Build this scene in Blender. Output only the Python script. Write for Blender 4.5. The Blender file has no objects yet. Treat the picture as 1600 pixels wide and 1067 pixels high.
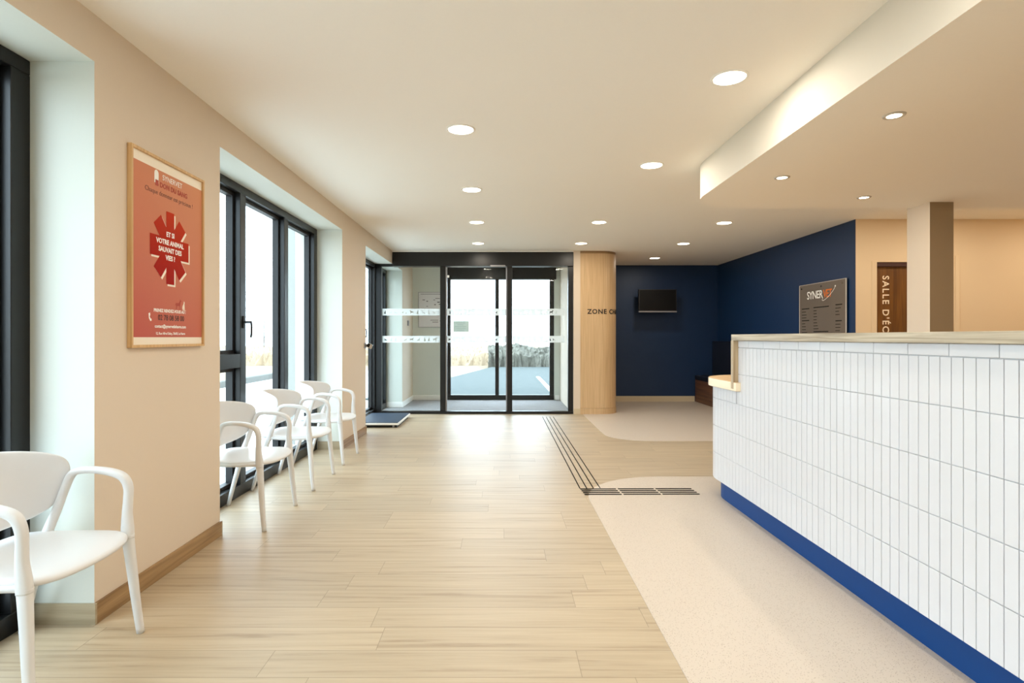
import bpy, math, random
from mathutils import Vector, Matrix
random.seed(7)
S = bpy.context.scene
C = S.collection

# ------------------------------------------------------------------ camera, sky, exposure
EYE = 1.27
cam_d = bpy.data.cameras.new('camera'); cam = bpy.data.objects.new('camera', cam_d); C.objects.link(cam)
cam.location = (0, 0, EYE); cam.rotation_euler = (math.pi/2, 0, 0)
cam_d.sensor_width = 36; cam_d.lens = 20.0; cam_d.shift_x = 17/1600; cam_d.shift_y = -6.1/1600
cam_d.clip_start = 0.05; cam_d.clip_end = 300
S.camera = cam
W = bpy.data.worlds.new('sky'); S.world = W; W.use_nodes = True
bgn = W.node_tree.nodes['Background']
bgn.inputs[0].default_value = (0.74, 0.87, 1.0, 1); bgn.inputs[1].default_value = 4.8
S.view_settings.view_transform = 'Standard'; S.view_settings.look = 'None'
S.view_settings.gamma = 1; S.view_settings.use_curve_mapping = False
S.view_settings.exposure = 0.72
S.cycles.max_bounces = 12; S.cycles.diffuse_bounces = 10; S.cycles.glossy_bounces = 4
S.cycles.transparent_max_bounces = 16; S.cycles.caustics_reflective = False; S.cycles.caustics_refractive = False
S.cycles.use_denoising = True; S.cycles.sample_clamp_indirect = 6
LAMP_W = 5.0       # watts of each large downlight
SPOT_W = 3.0       # watts of each small spotlight
WARM = (1.0, 0.90, 0.76)

# ------------------------------------------------------------------ materials
def srgb(r, g, b):
    f = lambda c: (c/255)/12.92 if c/255 <= .04045 else ((c/255+.055)/1.055)**2.4
    return (f(r), f(g), f(b), 1)
def mat(name, col, rough=.5, metal=0, coat=0, spec=.5, noise=0, nscale=60, bump=0):
    m = bpy.data.materials.new(name); m.use_nodes = True
    nt = m.node_tree; b = nt.nodes['Principled BSDF']
    b.inputs['Base Color'].default_value = col; b.inputs['Roughness'].default_value = rough
    b.inputs['Metallic'].default_value = metal; b.inputs['Coat Weight'].default_value = coat
    b.inputs['Specular IOR Level'].default_value = spec
    tc = nt.nodes.new('ShaderNodeTexCoord')
    n = nt.nodes.new('ShaderNodeTexNoise'); n.inputs['Scale'].default_value = nscale; n.inputs['Detail'].default_value = 3
    nt.links.new(tc.outputs['Object'], n.inputs['Vector'])
    mx = nt.nodes.new('ShaderNodeMix'); mx.data_type = 'RGBA'
    mx.inputs['A'].default_value = tuple(c*(1-noise) for c in col[:3])+(1,)
    mx.inputs['B'].default_value = tuple(min(1, c*(1+noise)) for c in col[:3])+(1,)
    nt.links.new(n.outputs['Fac'], mx.inputs['Factor']); nt.links.new(mx.outputs['Result'], b.inputs['Base Color'])
    if bump:
        bp = nt.nodes.new('ShaderNodeBump'); bp.inputs['Strength'].default_value = bump; bp.inputs['Distance'].default_value = .002
        nt.links.new(n.outputs['Fac'], bp.inputs['Height']); nt.links.new(bp.outputs['Normal'], b.inputs['Normal'])
    return m
def wood(name, c1, c2, axis='X', rough=.45, fine=60, coat=0, contrast=(.35,.7)):
    m = mat(name, c1, rough, coat=coat); nt = m.node_tree; b = nt.nodes['Principled BSDF']
    tc = nt.nodes.new('ShaderNodeTexCoord'); mp = nt.nodes.new('ShaderNodeMapping')
    sc = {'X': (1.5, fine, fine), 'Y': (fine, 1.5, fine), 'Z': (fine, fine, 1.5)}[axis]
    mp.inputs['Scale'].default_value = sc
    n = nt.nodes.new('ShaderNodeTexNoise'); n.inputs['Scale'].default_value = 1; n.inputs['Detail'].default_value = 6; n.inputs['Distortion'].default_value = .6
    r = nt.nodes.new('ShaderNodeValToRGB'); r.color_ramp.elements[0].color = c2; r.color_ramp.elements[1].color = c1
    r.color_ramp.elements[0].position, r.color_ramp.elements[1].position = contrast
    nt.links.new(tc.outputs['Object'], mp.inputs['Vector']); nt.links.new(mp.outputs['Vector'], n.inputs['Vector'])
    nt.links.new(n.outputs['Fac'], r.inputs['Fac']); nt.links.new(r.outputs['Color'], b.inputs['Base Color'])
    return m
def emis(name, col, strength):
    m = bpy.data.materials.new(name); m.use_nodes = True; nt = m.node_tree
    b = nt.nodes['Principled BSDF']; b.inputs['Base Color'].default_value = (1, 1, 1, 1)
    b.inputs['Emission Color'].default_value = tuple(col)+(1,); b.inputs['Emission Strength'].default_value = strength
    return m
def glass(name, tint=(.94, .97, .96), gloss=1.0):
    m = bpy.data.materials.new(name); m.use_nodes = True; nt = m.node_tree; nt.nodes.remove(nt.nodes['Principled BSDF'])
    out = nt.nodes['Material Output']
    t = nt.nodes.new('ShaderNodeBsdfTransparent'); t.inputs[0].default_value = tint+(1,)
    g = nt.nodes.new('ShaderNodeBsdfGlossy'); g.inputs['Roughness'].default_value = .02
    fr = nt.nodes.new('ShaderNodeFresnel'); fr.inputs['IOR'].default_value = 1.35
    ml = nt.nodes.new('ShaderNodeMath'); ml.operation = 'MULTIPLY'; ml.inputs[1].default_value = gloss
    mx = nt.nodes.new('ShaderNodeMixShader')
    ge = nt.nodes.new('ShaderNodeNewGeometry'); fo = nt.nodes.new('ShaderNodeMath'); fo.operation = 'SUBTRACT'; fo.inputs[0].default_value = 1
    nt.links.new(ge.outputs['Backfacing'], fo.inputs[1]); fm = nt.nodes.new('ShaderNodeMath'); fm.operation = 'MULTIPLY'
    nt.links.new(fr.outputs[0], fm.inputs[0]); nt.links.new(fo.outputs[0], fm.inputs[1])
    nt.links.new(fm.outputs[0], ml.inputs[0]); nt.links.new(ml.outputs[0], mx.inputs[0]); nt.links.new(t.outputs[0], mx.inputs[1])
    nt.links.new(g.outputs[0], mx.inputs[2]); nt.links.new(mx.outputs[0], out.inputs[0])
    return m
def math_node(nt, op, a, b=None, c=None):
    n = nt.nodes.new('ShaderNodeMath'); n.operation = op
    for i, v in enumerate((a, b, c)):
        if v is None: continue
        if isinstance(v, (int, float)): n.inputs[i].default_value = v
        else: nt.links.new(v, n.inputs[i])
    return n.outputs[0]
def plank_floor():
    m = mat('oak_vinyl_planks', srgb(205, 186, 156), .44, coat=.22); nt = m.node_tree; b = nt.nodes['Principled BSDF']
    b.inputs['Coat Roughness'].default_value = .5
    tc = nt.nodes.new('ShaderNodeTexCoord'); sp = nt.nodes.new('ShaderNodeSeparateXYZ'); nt.links.new(tc.outputs['Object'], sp.inputs[0])
    ry = math_node(nt, 'DIVIDE', math_node(nt, 'ADD', sp.outputs['Y'], 20.0-.045), .184)
    row = math_node(nt, 'FLOOR', ry); fy = math_node(nt, 'FRACT', ry)
    wn = nt.nodes.new('ShaderNodeTexWhiteNoise'); wn.noise_dimensions = '1D'; nt.links.new(row, wn.inputs['W'])
    rx = math_node(nt, 'ADD', math_node(nt, 'DIVIDE', math_node(nt, 'ADD', sp.outputs['X'], 20.0), 1.22), wn.outputs['Value'])
    colm = math_node(nt, 'FLOOR', rx); fx = math_node(nt, 'FRACT', rx)
    jy = math_node(nt, 'LESS_THAN', fy, .018); jx = math_node(nt, 'LESS_THAN', fx, .0022)
    j = math_node(nt, 'MAXIMUM', jy, jx)
    cv = nt.nodes.new('ShaderNodeCombineXYZ'); nt.links.new(colm, cv.inputs[0]); nt.links.new(row, cv.inputs[1])
    wn2 = nt.nodes.new('ShaderNodeTexWhiteNoise'); wn2.noise_dimensions = '3D'; nt.links.new(cv.outputs[0], wn2.inputs['Vector'])
    # grain
    mp = nt.nodes.new('ShaderNodeMapping'); mp.inputs['Scale'].default_value = (1.3, 30, 1)
    addv = nt.nodes.new('ShaderNodeVectorMath'); addv.operation = 'MULTIPLY_ADD'
    nt.links.new(wn2.outputs['Color'], addv.inputs[0]); addv.inputs[1].default_value = (9, 9, 9); nt.links.new(tc.outputs['Object'], addv.inputs[2])
    nt.links.new(addv.outputs[0], mp.inputs['Vector'])
    n = nt.nodes.new('ShaderNodeTexNoise'); n.inputs['Scale'].default_value = 1; n.inputs['Detail'].default_value = 7; n.inputs['Roughness'].default_value = .62; n.inputs['Distortion'].default_value = .5
    nt.links.new(mp.outputs['Vector'], n.inputs['Vector'])
    r = nt.nodes.new('ShaderNodeValToRGB'); e = r.color_ramp.elements
    e[0].position = .28; e[0].color = srgb(150, 129, 102); e[1].position = .66; e[1].color = srgb(186, 169, 142)
    k = e.new(.45); k.color = srgb(176, 158, 131)
    nt.links.new(n.outputs['Fac'], r.inputs['Fac'])
    hv = nt.nodes.new('ShaderNodeHueSaturation'); nt.links.new(r.outputs['Color'], hv.inputs['Color'])
    nt.links.new(math_node(nt, 'MULTIPLY_ADD', wn2.outputs['Value'], .14, .93), hv.inputs['Value'])
    mx = nt.nodes.new('ShaderNodeMix'); mx.data_type = 'RGBA'; nt.links.new(math_node(nt, 'MULTIPLY', j, .55), mx.inputs['Factor'])
    nt.links.new(hv.outputs['Color'], mx.inputs['A']); mx.inputs['B'].default_value = srgb(105, 88, 66)
    nt.links.new(mx.outputs['Result'], b.inputs['Base Color'])
    bp = nt.nodes.new('ShaderNodeBump'); bp.inputs['Strength'].default_value = .12; bp.inputs['Distance'].default_value = .002
    nt.links.new(n.outputs['Fac'], bp.inputs['Height']); nt.links.new(bp.outputs['Normal'], b.inputs['Normal'])
    return m
def speckle(name, base, dark, scale=170, thr=.30, rough=.4):
    m = mat(name, base, rough); nt = m.node_tree; b = nt.nodes['Principled BSDF']
    tc = nt.nodes.new('ShaderNodeTexCoord'); v = nt.nodes.new('ShaderNodeTexVoronoi'); v.inputs['Scale'].default_value = scale
    nt.links.new(tc.outputs['Object'], v.inputs['Vector'])
    wn = math_node(nt, 'GREATER_THAN', v.outputs['Color'], .68)
    a = math_node(nt, 'LESS_THAN', v.outputs['Distance'], thr); f = math_node(nt, 'MULTIPLY', a, wn)
    mx = nt.nodes.new('ShaderNodeMix'); mx.data_type = 'RGBA'; nt.links.new(f, mx.inputs['Factor'])
    mx.inputs['A'].default_value = base; mx.inputs['B'].default_value = dark
    nt.links.new(mx.outputs['Result'], b.inputs['Base Color'])
    return m
def gradient(name, lo, hi):
    m = mat(name, lo, .6, spec=.12); nt = m.node_tree; b = nt.nodes['Principled BSDF']
    tc = nt.nodes.new('ShaderNodeTexCoord'); sp = nt.nodes.new('ShaderNodeSeparateXYZ'); nt.links.new(tc.outputs['Generated'], sp.inputs[0])
    f = math_node(nt, 'MULTIPLY_ADD', sp.outputs['Z'], .75, math_node(nt, 'MULTIPLY', sp.outputs['Y'], .25))
    mx = nt.nodes.new('ShaderNodeMix'); mx.data_type = 'RGBA'; nt.links.new(f, mx.inputs['Factor'])
    mx.inputs['A'].default_value = lo; mx.inputs['B'].default_value = hi
    nt.links.new(mx.outputs['Result'], b.inputs['Base Color'])
    return m
M = dict(
    wall=mat('beige_wall_paint', srgb(218, 203, 184), .7, noise=.012, nscale=90, bump=.05),
    jamb=mat('white_reveal_paint', srgb(214, 218, 210), .6, noise=.01, nscale=90),
    ceil=mat('ceiling_paint', srgb(245, 241, 233), .8, noise=.01, nscale=60),
    fascia=mat('soffit_fascia_paint', srgb(218, 214, 204), .7, noise=.01),
    orange=mat('warm_ochre_wall_paint', srgb(228, 204, 168), .7, noise=.012, nscale=90),
    blue=mat('navy_wall_paint', srgb(4, 42, 80), .5, noise=.03, nscale=50, bump=.05),
    kick=mat('blue_kickboard_laminate', srgb(6, 60, 120), .5, noise=.02, spec=.2),
    floor=plank_floor(),
    cream=speckle('cream_speckled_vinyl', srgb(202, 190, 176), srgb(150, 132, 114), 200, .33, .42),
    mat_grey=speckle('grey_entrance_matting', srgb(150, 148, 148), srgb(95, 94, 96), 120, .45, .9),
    skirt=wood('oak_vinyl_skirting', srgb(172, 140, 98), srgb(132, 102, 66), 'Y', .45, 40),
    skirt_pale=mat('pale_skirting', srgb(205, 190, 160), .5, noise=.03),
    black=mat('anthracite_aluminium', srgb(20, 21, 22), .34, metal=.0, noise=.03, nscale=200, spec=.4),
    gasket=mat('black_rubber_gasket', srgb(14, 15, 18), .5),
    glass=glass('window_glass'),
    glass2=glass('door_glass', (.95, .97, .97), .7),
    plastic=mat('white_polypropylene', srgb(218, 218, 218), .34, noise=.01, nscale=20),
    rubber=mat('grey_rubber_foot', srgb(120, 118, 112), .7),
    tile=mat('white_glazed_tile', srgb(210, 211, 215), .28, coat=.2, noise=.012, nscale=9),
    grout=mat('light_grey_grout', srgb(192, 193, 196), .8, noise=.04),
    ledge=wood('washed_oak_ledge', srgb(206, 194, 170), srgb(142, 128, 106), 'Y', .45, 45),
    ledge_v=wood('washed_oak_upright', srgb(206, 186, 152), srgb(146, 122, 90), 'Z', .45, 70),
    slab=wood('warm_oak_worktop', srgb(226, 196, 150), srgb(190, 152, 104), 'Y', .4, 40),
    slabedge=mat('pale_worktop_edge', srgb(238, 224, 196), .4, noise=.02),
    oak=wood('light_oak_cladding', srgb(214, 182, 140), srgb(188, 154, 112), 'Z', .45, 130, contrast=(.3, .65)),
    oakband=wood('darker_oak_band', srgb(168, 132, 92), srgb(134, 102, 68), 'X', .5, 90),
    walnut=wood('brown_wood_bench', srgb(120, 82, 58), srgb(84, 54, 38), 'Y', .5, 30),
    doorwood=wood('dark_oak_door', srgb(128, 82, 28), srgb(92, 54, 14), 'Z', .4, 26),
    darkstrip=mat('dark_brown_head_shade_and_line', srgb(66, 28, 14), .5, noise=.04),
    navyfab=mat('dark_navy_vinyl_upholstery', srgb(14, 22, 40), .5, noise=.05, nscale=200),
    screen=mat('black_glossy_screen', srgb(8, 8, 10), .35, spec=.25),
    silver=mat('silver_plastic', srgb(150, 150, 155), .35, metal=.4),
    chrome=mat('chrome', srgb(200, 200, 204), .12, metal=1),
    acryl=mat('smoked_grey_acrylic', srgb(112, 102, 92), .3, coat=.3, noise=.02),
    acryledge=mat('pale_acrylic_edge', srgb(205, 200, 190), .3),
    white=mat('white_paint', srgb(245, 244, 240), .5),
    lightletter=mat('cream_lettering', srgb(250, 232, 205), .5),
    orangeink=mat('orange_print', srgb(230, 118, 30), .5),
    blackink=mat('black_print', srgb(16, 15, 15), .5),
    darkink=mat('dark_brown_print', srgb(78, 30, 24), .5),
    redink=mat('red_brown_print', srgb(168, 52, 18), .5),
    poster=gradient('salmon_poster_print', srgb(184, 92, 84), srgb(212, 146, 110)),
    posterwhite=mat('cream_poster_margin', srgb(240, 230, 212), .4),
    star=gradient('red_asterisk_print', srgb(150, 0, 4), srgb(188, 50, 0)),
    frameoak=wood('light_oak_picture_frame', srgb(222, 186, 136), srgb(196, 156, 104), 'Z', .5, 90),
    sticker=None,
    notice=mat('pale_teal_paper', srgb(176, 198, 196), .7),
    paper=mat('white_map_board', srgb(226, 224, 226), .6, noise=.01),
    rubbertop=mat('dark_blue_rubber_mat', srgb(24, 44, 66), .55, noise=.12, nscale=120, bump=.2),
    tactile=mat('black_tactile_resin', srgb(14, 13, 12), .8, spec=.15),
    asphalt=mat('asphalt', srgb(66, 74, 72), .9, noise=.45, nscale=5),
    paving=mat('pale_concrete_paving', srgb(200, 198, 194), .9, noise=.06, nscale=3),
    kerb=mat('concrete_kerb', srgb(96, 96, 92), .9, noise=.08),
    grass=mat('dry_straw_grass', srgb(150, 132, 108), .95, noise=.3, nscale=2),
    hedge=mat('pale_dry_scrub', srgb(96, 94, 84), .95, noise=.75, nscale=5),
    render=mat('grey_exterior_render', srgb(142, 143, 140), .9, noise=.02),
    roadpaint=mat('white_road_paint', srgb(235, 235, 235), .8),
    lamp=emis('warm_lit_diffuser', (1, .86, .66), 9.0),
    lamp2=emis('warm_lit_bulb', (1, .84, .62), 14.0),
)

def film():
    m = bpy.data.materials.new('frosted_white_film'); m.use_nodes = True; nt = m.node_tree; nt.nodes.remove(nt.nodes['Principled BSDF'])
    d = nt.nodes.new('ShaderNodeBsdfDiffuse'); d.inputs[0].default_value = (.86, .9, .9, 1)
    t = nt.nodes.new('ShaderNodeBsdfTranslucent'); t.inputs[0].default_value = (.9, .93, .93, 1)
    a = nt.nodes.new('ShaderNodeMixShader'); a.inputs[0].default_value = .6
    tr = nt.nodes.new('ShaderNodeBsdfTransparent'); b = nt.nodes.new('ShaderNodeMixShader'); b.inputs[0].default_value = .20
    nt.links.new(d.outputs[0], a.inputs[1]); nt.links.new(t.outputs[0], a.inputs[2]); nt.links.new(a.outputs[0], b.inputs[1])
    nt.links.new(tr.outputs[0], b.inputs[2]); nt.links.new(b.outputs[0], nt.nodes['Material Output'].inputs[0])
    return m
M['sticker'] = film()
M['spotring'] = mat('satin_spotlight_ring', srgb(196, 190, 180), .45)
M['skirtx'] = wood('oak_vinyl_skirting_return', srgb(186, 172, 146), srgb(160, 146, 120), 'X', .45, 40)
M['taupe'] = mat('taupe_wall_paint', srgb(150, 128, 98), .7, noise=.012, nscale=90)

# ------------------------------------------------------------------ object helpers
def tag(o, label=None, cat=None, group=None, kind=None):
    if label: o['label'] = label
    if cat: o['category'] = cat
    if group: o['group'] = group
    if kind: o['kind'] = kind
    return o
def thing(name, label, cat, loc=(0, 0, 0), group=None, kind=None):
    o = bpy.data.objects.new(name, None); C.objects.link(o); o.location = loc; o.empty_display_size = .1
    return tag(o, label, cat, group, kind)
class MB:
    def __init__(s): s.v = []; s.f = []; s.m = []
    def add(s, vs, fs, mi=0):
        k = len(s.v); s.v += [tuple(v) for v in vs]; s.f += [tuple(i+k for i in f) for f in fs]; s.m += [mi]*len(fs); return s
    def box(s, x0, x1, y0, y1, z0, z1, mi=0):
        x0, x1 = sorted((x0, x1)); y0, y1 = sorted((y0, y1)); z0, z1 = sorted((z0, z1))
        return s.add([(x0,y0,z0),(x1,y0,z0),(x1,y1,z0),(x0,y1,z0),(x0,y0,z1),(x1,y0,z1),(x1,y1,z1),(x0,y1,z1)],
                     [(0,3,2,1),(4,5,6,7),(0,1,5,4),(1,2,6,5),(2,3,7,6),(3,0,4,7)], mi)
    def prism(s, pts, z0, z1, mi=0):           # pts counter-clockwise in XY
        n = len(pts)
        return s.add([(x,y,z0) for x,y in pts]+[(x,y,z1) for x,y in pts],
                     [tuple(range(n-1,-1,-1)), tuple(range(n,2*n))]+[(i,(i+1)%n,n+(i+1)%n,n+i) for i in range(n)], mi)
    def cyl(s, c, r, h, axis=(0,0,1), n=24, r2=None, mi=0):   # from c along axis
        r2 = r if r2 is None else r2
        a = Vector(axis).normalized(); u = a.orthogonal().normalized(); w = a.cross(u); c = Vector(c)
        vs = [c+u*math.cos(t)*r+w*math.sin(t)*r for t in [2*math.pi*i/n for i in range(n)]]
        vs += [c+a*h+u*math.cos(t)*r2+w*math.sin(t)*r2 for t in [2*math.pi*i/n for i in range(n)]]
        return s.add(vs, [tuple(range(n-1,-1,-1)), tuple(range(n,2*n))]+[(i,(i+1)%n,n+(i+1)%n,n+i) for i in range(n)], mi)
    def lathe(s, c, prof, n=32, mi=0):         # closed profile [(r,z)] about Z
        k = len(prof); vs = []
        for i in range(n):
            t = 2*math.pi*i/n
            vs += [(c[0]+r*math.cos(t), c[1]+r*math.sin(t), c[2]+z) for r, z in prof]
        fs = [(i*k+j, ((i+1)%n)*k+j, ((i+1)%n)*k+(j+1)%k, i*k+(j+1)%k) for i in range(n) for j in range(k)]
        return s.add(vs, fs, mi)
    def tube(s, pts, sec, n=12, side=Vector((0,1,0)), mi=0, p=2.6):
        """sweep of a superellipse along pts; sec = [(half size along side, half size across)]"""
        k = len(pts); pts = [Vector(q) for q in pts]; vs = []
        for i, q in enumerate(pts):
            t = (pts[min(i+1,k-1)]-pts[max(i-1,0)]).normalized(); sd = (side-t*side.dot(t)).normalized(); nn = t.cross(sd)
            a, b = sec[i]
            for j in range(n):
                th = 2*math.pi*j/n; cx, cy = math.cos(th), math.sin(th)
                vs.append(q+sd*a*math.copysign(abs(cx)**(2/p), cx)+nn*b*math.copysign(abs(cy)**(2/p), cy))
        fs = [(i*n+j, i*n+(j+1)%n, (i+1)*n+(j+1)%n, (i+1)*n+j) for i in range(k-1) for j in range(n)]
        fs += [tuple(range(n-1,-1,-1)), tuple(range((k-1)*n, k*n))]
        return s.add(vs, fs, mi)
def spline(pts, n=6):
    P = [Vector(p) for p in pts]; out = []
    for i in range(len(P)-1):
        a = P[max(i-1,0)]; b = P[i]; c = P[i+1]; d = P[min(i+2,len(P)-1)]
        for j in range(n):
            t = j/n; out.append(.5*((2*b)+(-a+c)*t+(2*a-5*b+4*c-d)*t*t+(-a+3*b-3*c+d)*t**3))
    out.append(P[-1]); return out
def wloc(p):
    v = Vector((0,0,0))
    while p is not None: v += p.location; p = p.parent
    return v
def build(name, mb, m, parent=None, smooth=False, bevel=0, origin=None, label=None):
    """mb holds WORLD coordinates; the origin goes to the base of the mesh (or to the parent's)."""
    me = bpy.data.meshes.new(name)
    if parent is not None: off = wloc(parent)
    elif origin is not None: off = Vector(origin)
    else:
        xs, ys, zs = zip(*mb.v); off = Vector(((min(xs)+max(xs))/2, (min(ys)+max(ys))/2, min(zs)))
    me.from_pydata([Vector(v)-off for v in mb.v], [], mb.f); me.update()
    for k in (m if isinstance(m, (list, tuple)) else [m]): me.materials.append(k)
    for p, i in zip(me.polygons, mb.m): p.material_index = i; p.use_smooth = bool(smooth)
    o = bpy.data.objects.new(name, me); C.objects.link(o)
    if parent is not None: o.parent = parent
    else: o.location = off
    if bevel:
        b = o.modifiers.new('bevel', 'BEVEL'); b.width = bevel; b.segments = 2; b.limit_method = 'ANGLE'; b.angle_limit = math.radians(40)
        if smooth != False or True:
            for p in me.polygons: p.use_smooth = True
            w = o.modifiers.new('wn', 'WEIGHTED_NORMAL'); w.keep_sharp = True
    if label: o['label'] = label
    return o
def struct(name, mb, m, label=None, cat=None, **kw):
    return tag(build(name, mb, m, **kw), label, cat, kind='structure')
def text_mb(body, size, origin, U, V, spacing=1.0, bold=0, align='LEFT', depth=.001, fn=None, width=None):
    """lettering as real mesh: cap height about .7*size; U reading direction, V up."""
    cu = bpy.data.curves.new('t', 'FONT'); cu.body = body; cu.size = size; cu.space_character = spacing; cu.offset = bold
    cu.align_x = align; cu.extrude = 0; cu.resolution_u = 3
    ob = bpy.data.objects.new('t', cu); C.objects.link(ob)
    dg = bpy.context.evaluated_depsgraph_get(); dg.update()
    me = bpy.data.meshes.new_from_object(ob.evaluated_get(dg))
    vs = [v.co.copy() for v in me.vertices]; fs = [tuple(p.vertices) for p in me.polygons]
    bpy.data.objects.remove(ob); bpy.data.curves.remove(cu); bpy.data.meshes.remove(me)
    return planar(vs, fs, origin, U, V, depth, fn, width)
def planar(vs, fs, origin, U, V, depth=.001, fn=None, width=None, mb=None):
    U = Vector(U); V = Vector(V); N = U.cross(V); o = Vector(origin)
    k = 1
    if width: 
        x0 = min(v[0] for v in vs); x1 = max(v[0] for v in vs); k = width/(x1-x0)
        cx = 0
    P = (lambda v, w: o+U*v[0]*k+V*v[1]+N*w) if fn is None else (lambda v, w: fn(v[0]*k, v[1], w))
    mb = mb or MB(); n = len(vs)
    a = [P(v, depth) for v in vs]; b = [P(v, 0) for v in vs]
    edges = {}
    for f in fs:
        for i in range(len(f)):
            e = (f[i], f[(i+1)%len(f)]); edges[e] = edges.get(e, 0)+1
    side = [(e[1], e[0], e[0]+n, e[1]+n) for e in edges if (e[1], e[0]) not in edges]
    mb.add(a+b, list(fs)+[tuple(i+n for i in reversed(f)) for f in fs]+side)
    return mb
def sheet(pts, origin, U, V, depth=.001, mb=None):
    return planar([(x, y) for x, y in pts], [tuple(range(len(pts)))], origin, U, V, depth, mb=mb)
def arc(cx, cy, r, a0, a1, n=12):
    return [(cx+r*math.cos(math.radians(a0+(a1-a0)*i/n)), cy+r*math.sin(math.radians(a0+(a1-a0)*i/n))) for i in range(n+1)]

# ------------------------------------------------------------------ room measurements (metres)
XL = -1.806; ZC = 2.706; ZH = 2.496; XF = -2.09       # left wall, ceiling, window head, inner face of window frames
YD = 9.42; YB = 11.3; XR = 4.30; YV = 11.6; Y0 = -4.6; XE = 7.2; YF = 6.9
XO = -2.34
WIN = [(-.29, 2.526), (3.653, 6.466), (7.584, 10.39), (-4.20, -1.41)]

# floors
struct('floor', MB().box(XO, XE, Y0-.1, 9.55, -.12, 0), M['floor'], 'pale oak plank vinyl floor running across the waiting hall', 'floor', origin=(0, 0, 0))
p = [(1.35, 7.47), (1.35, 7.47)]
pa = arc(1.85, 7.47, .5, 180, 270)
za = [(1.35, 9.42)]+pa+[(4.30, 6.97), (4.30, 11.3), (1.9, 11.3), (1.9, 9.6), (1.5, 9.42)]
struct('vinyl_floor', MB().prism(za, .0, .003), M['cream'], 'cream vinyl floor area with rounded corner below the navy walls', 'floor', origin=(1.35, 7, 0))
pb = arc(1.44, 4.44, .75, 90, 180)
zb = pb+[(.69, -4.5), (7.1, -4.5), (7.1, 5.19)]
struct('vinyl_floor', MB().prism(zb, .0, .003), M['cream'], 'speckled cream vinyl floor area around the tiled reception counter', 'floor', origin=(.69, -4, 0))
struct('floor_screed', MB().box(1.3, XE, 9.55, 11.4, -.12, -.0), M['paving'], 'floor slab under the navy corner', 'floor', origin=(2, 9.5, 0))
struct('entrance_mat', MB().box(XO, 1.2, 9.55, 11.75, -.1, .0), M['mat_grey'], 'grey ribbed matting floor of the entrance lobby', 'floor', origin=(0, 9.5, 0))
# ceiling
struct('ceiling', MB().box(XO, XE, Y0-.1, 11.8, ZC, ZC+.2), M['ceil'], 'flat off-white ceiling over the hall', 'ceiling', origin=(0, 0, ZC))
sof = [(XE, Y0), (XE, 5.09)]+arc(2.10, 4.64, .45, 90, 180, 20)+[(1.65, Y0)]
sfo = struct('soffit', MB().prism(sof, 2.427, ZC), [M['fascia'], M['ceil']], 'lowered ceiling panel with rounded corner above the reception counter', 'ceiling', origin=(1.65, 5, 2.427))
for pl in sfo.data.polygons:
    if pl.normal.z < -.9: pl.material_index = 1
# left wall: piers and head band, one mesh
w = MB(); edges_y = [Y0-.1]
for a, b in sorted(WIN): edges_y += [a, b]
edges_y += [YV+.2]
for i in range(0, len(edges_y), 2): w.box(XO, XL, edges_y[i], edges_y[i+1], 0, ZH)
w.box(XO, XL, Y0-.1, YV+.2, ZH, ZC)
# reveal faces carry the white paint
wl = struct('wall_left', w, [M['wall'], M['jamb']], 'beige wall with three deep full-height window openings', 'wall', origin=(XL, 0, 0))
for pl in wl.data.polygons:
    if abs(pl.normal.y) > .9 or (pl.normal.z < -.9 and pl.center.z > 1): pl.material_index = 1
    if pl.normal.x < -.9: pl.material_index = 1
# baseboards along left wall piers (front and reveal returns)
bb = MB(); bq = MB().box(XL, XL+.012, 10.39, YV, 0, .095).box(XF, XL+.012, 10.378, 10.39, 0, .095)
# returns sit on the opening side of each pier
for i in range(0, len(edges_y), 2):
    a, b = edges_y[i], edges_y[i+1]
    if a > 10: continue
    bb.box(XL, XL+.012, max(a, Y0), b, 0, .092)
    if a > Y0: bb.box(XF+.01, XL+.012, a-.012, a, 0, .092, 1)
    bb.box(XF+.01, XL+.012, b, b+.012, 0, .092, 1)
struct('baseboard_left', bb, [M['skirt'], M['skirtx']], 'oak-look skirting along the window wall', 'baseboard', origin=(XL, 0, 0))
struct('baseboard_lobby', bq, M['white'], 'white skirting round the entrance lobby pier', 'baseboard', origin=(XL, 10.4, 0))
# back of the room and far right (outside the frame)
struct('wall_rear', MB().box(XO, XE+.1, Y0-.1, Y0, 0, ZC), M['wall'], 'plain beige wall behind the viewer', 'wall')
struct('wall_far_right', MB().box(XE, XE+.1, Y0, 7.0, 0, ZC), M['orange'], 'warm beige wall behind the reception desk', 'wall')
struct('wall_front', MB().box(XR, 4.494, YF, YF+.12, 0, ZC).box(4.494, 5.50, YF, YF+.12, 2.19, ZC).box(5.50, XE, YF, YF+.12, 0, ZC), M['orange'],
       'warm beige wall with the dark wooden door behind the counter', 'wall', origin=(XR, YF, 0))
struct('wall_right', MB().box(XR, XR+.1, YF+.121, YB+.1, 0, ZC).box(XR-.001, XR+.0, YF, YF+.13, 0, ZC), M['blue'], 'navy blue side wall carrying the directory sign', 'wall', origin=(XR, 9, 0))
struct('wall_back', MB().box(1.9, XR, YB, YB+.1, 0, ZC), M['blue'], 'navy blue end wall behind the television', 'wall')
struct('baseboard_back', MB().box(1.96, 3.84, YB-.014, YB, 0, .11), M['skirt_pale'], 'pale skirting at the foot of the navy end wall', 'baseboard')
struct('wall_entrance', MB().box(1.2, 1.31, YD, YV, 0, ZC), M['wall'], 'narrow cream wall strip between entrance doors and oak column', 'wall')
struct('baseboard_entrance', MB().box(1.2, 1.31, YD-.012, YD, 0, .092), M['skirt_pale'], 'short pale skirting beside the entrance doors', 'baseboard')
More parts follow.
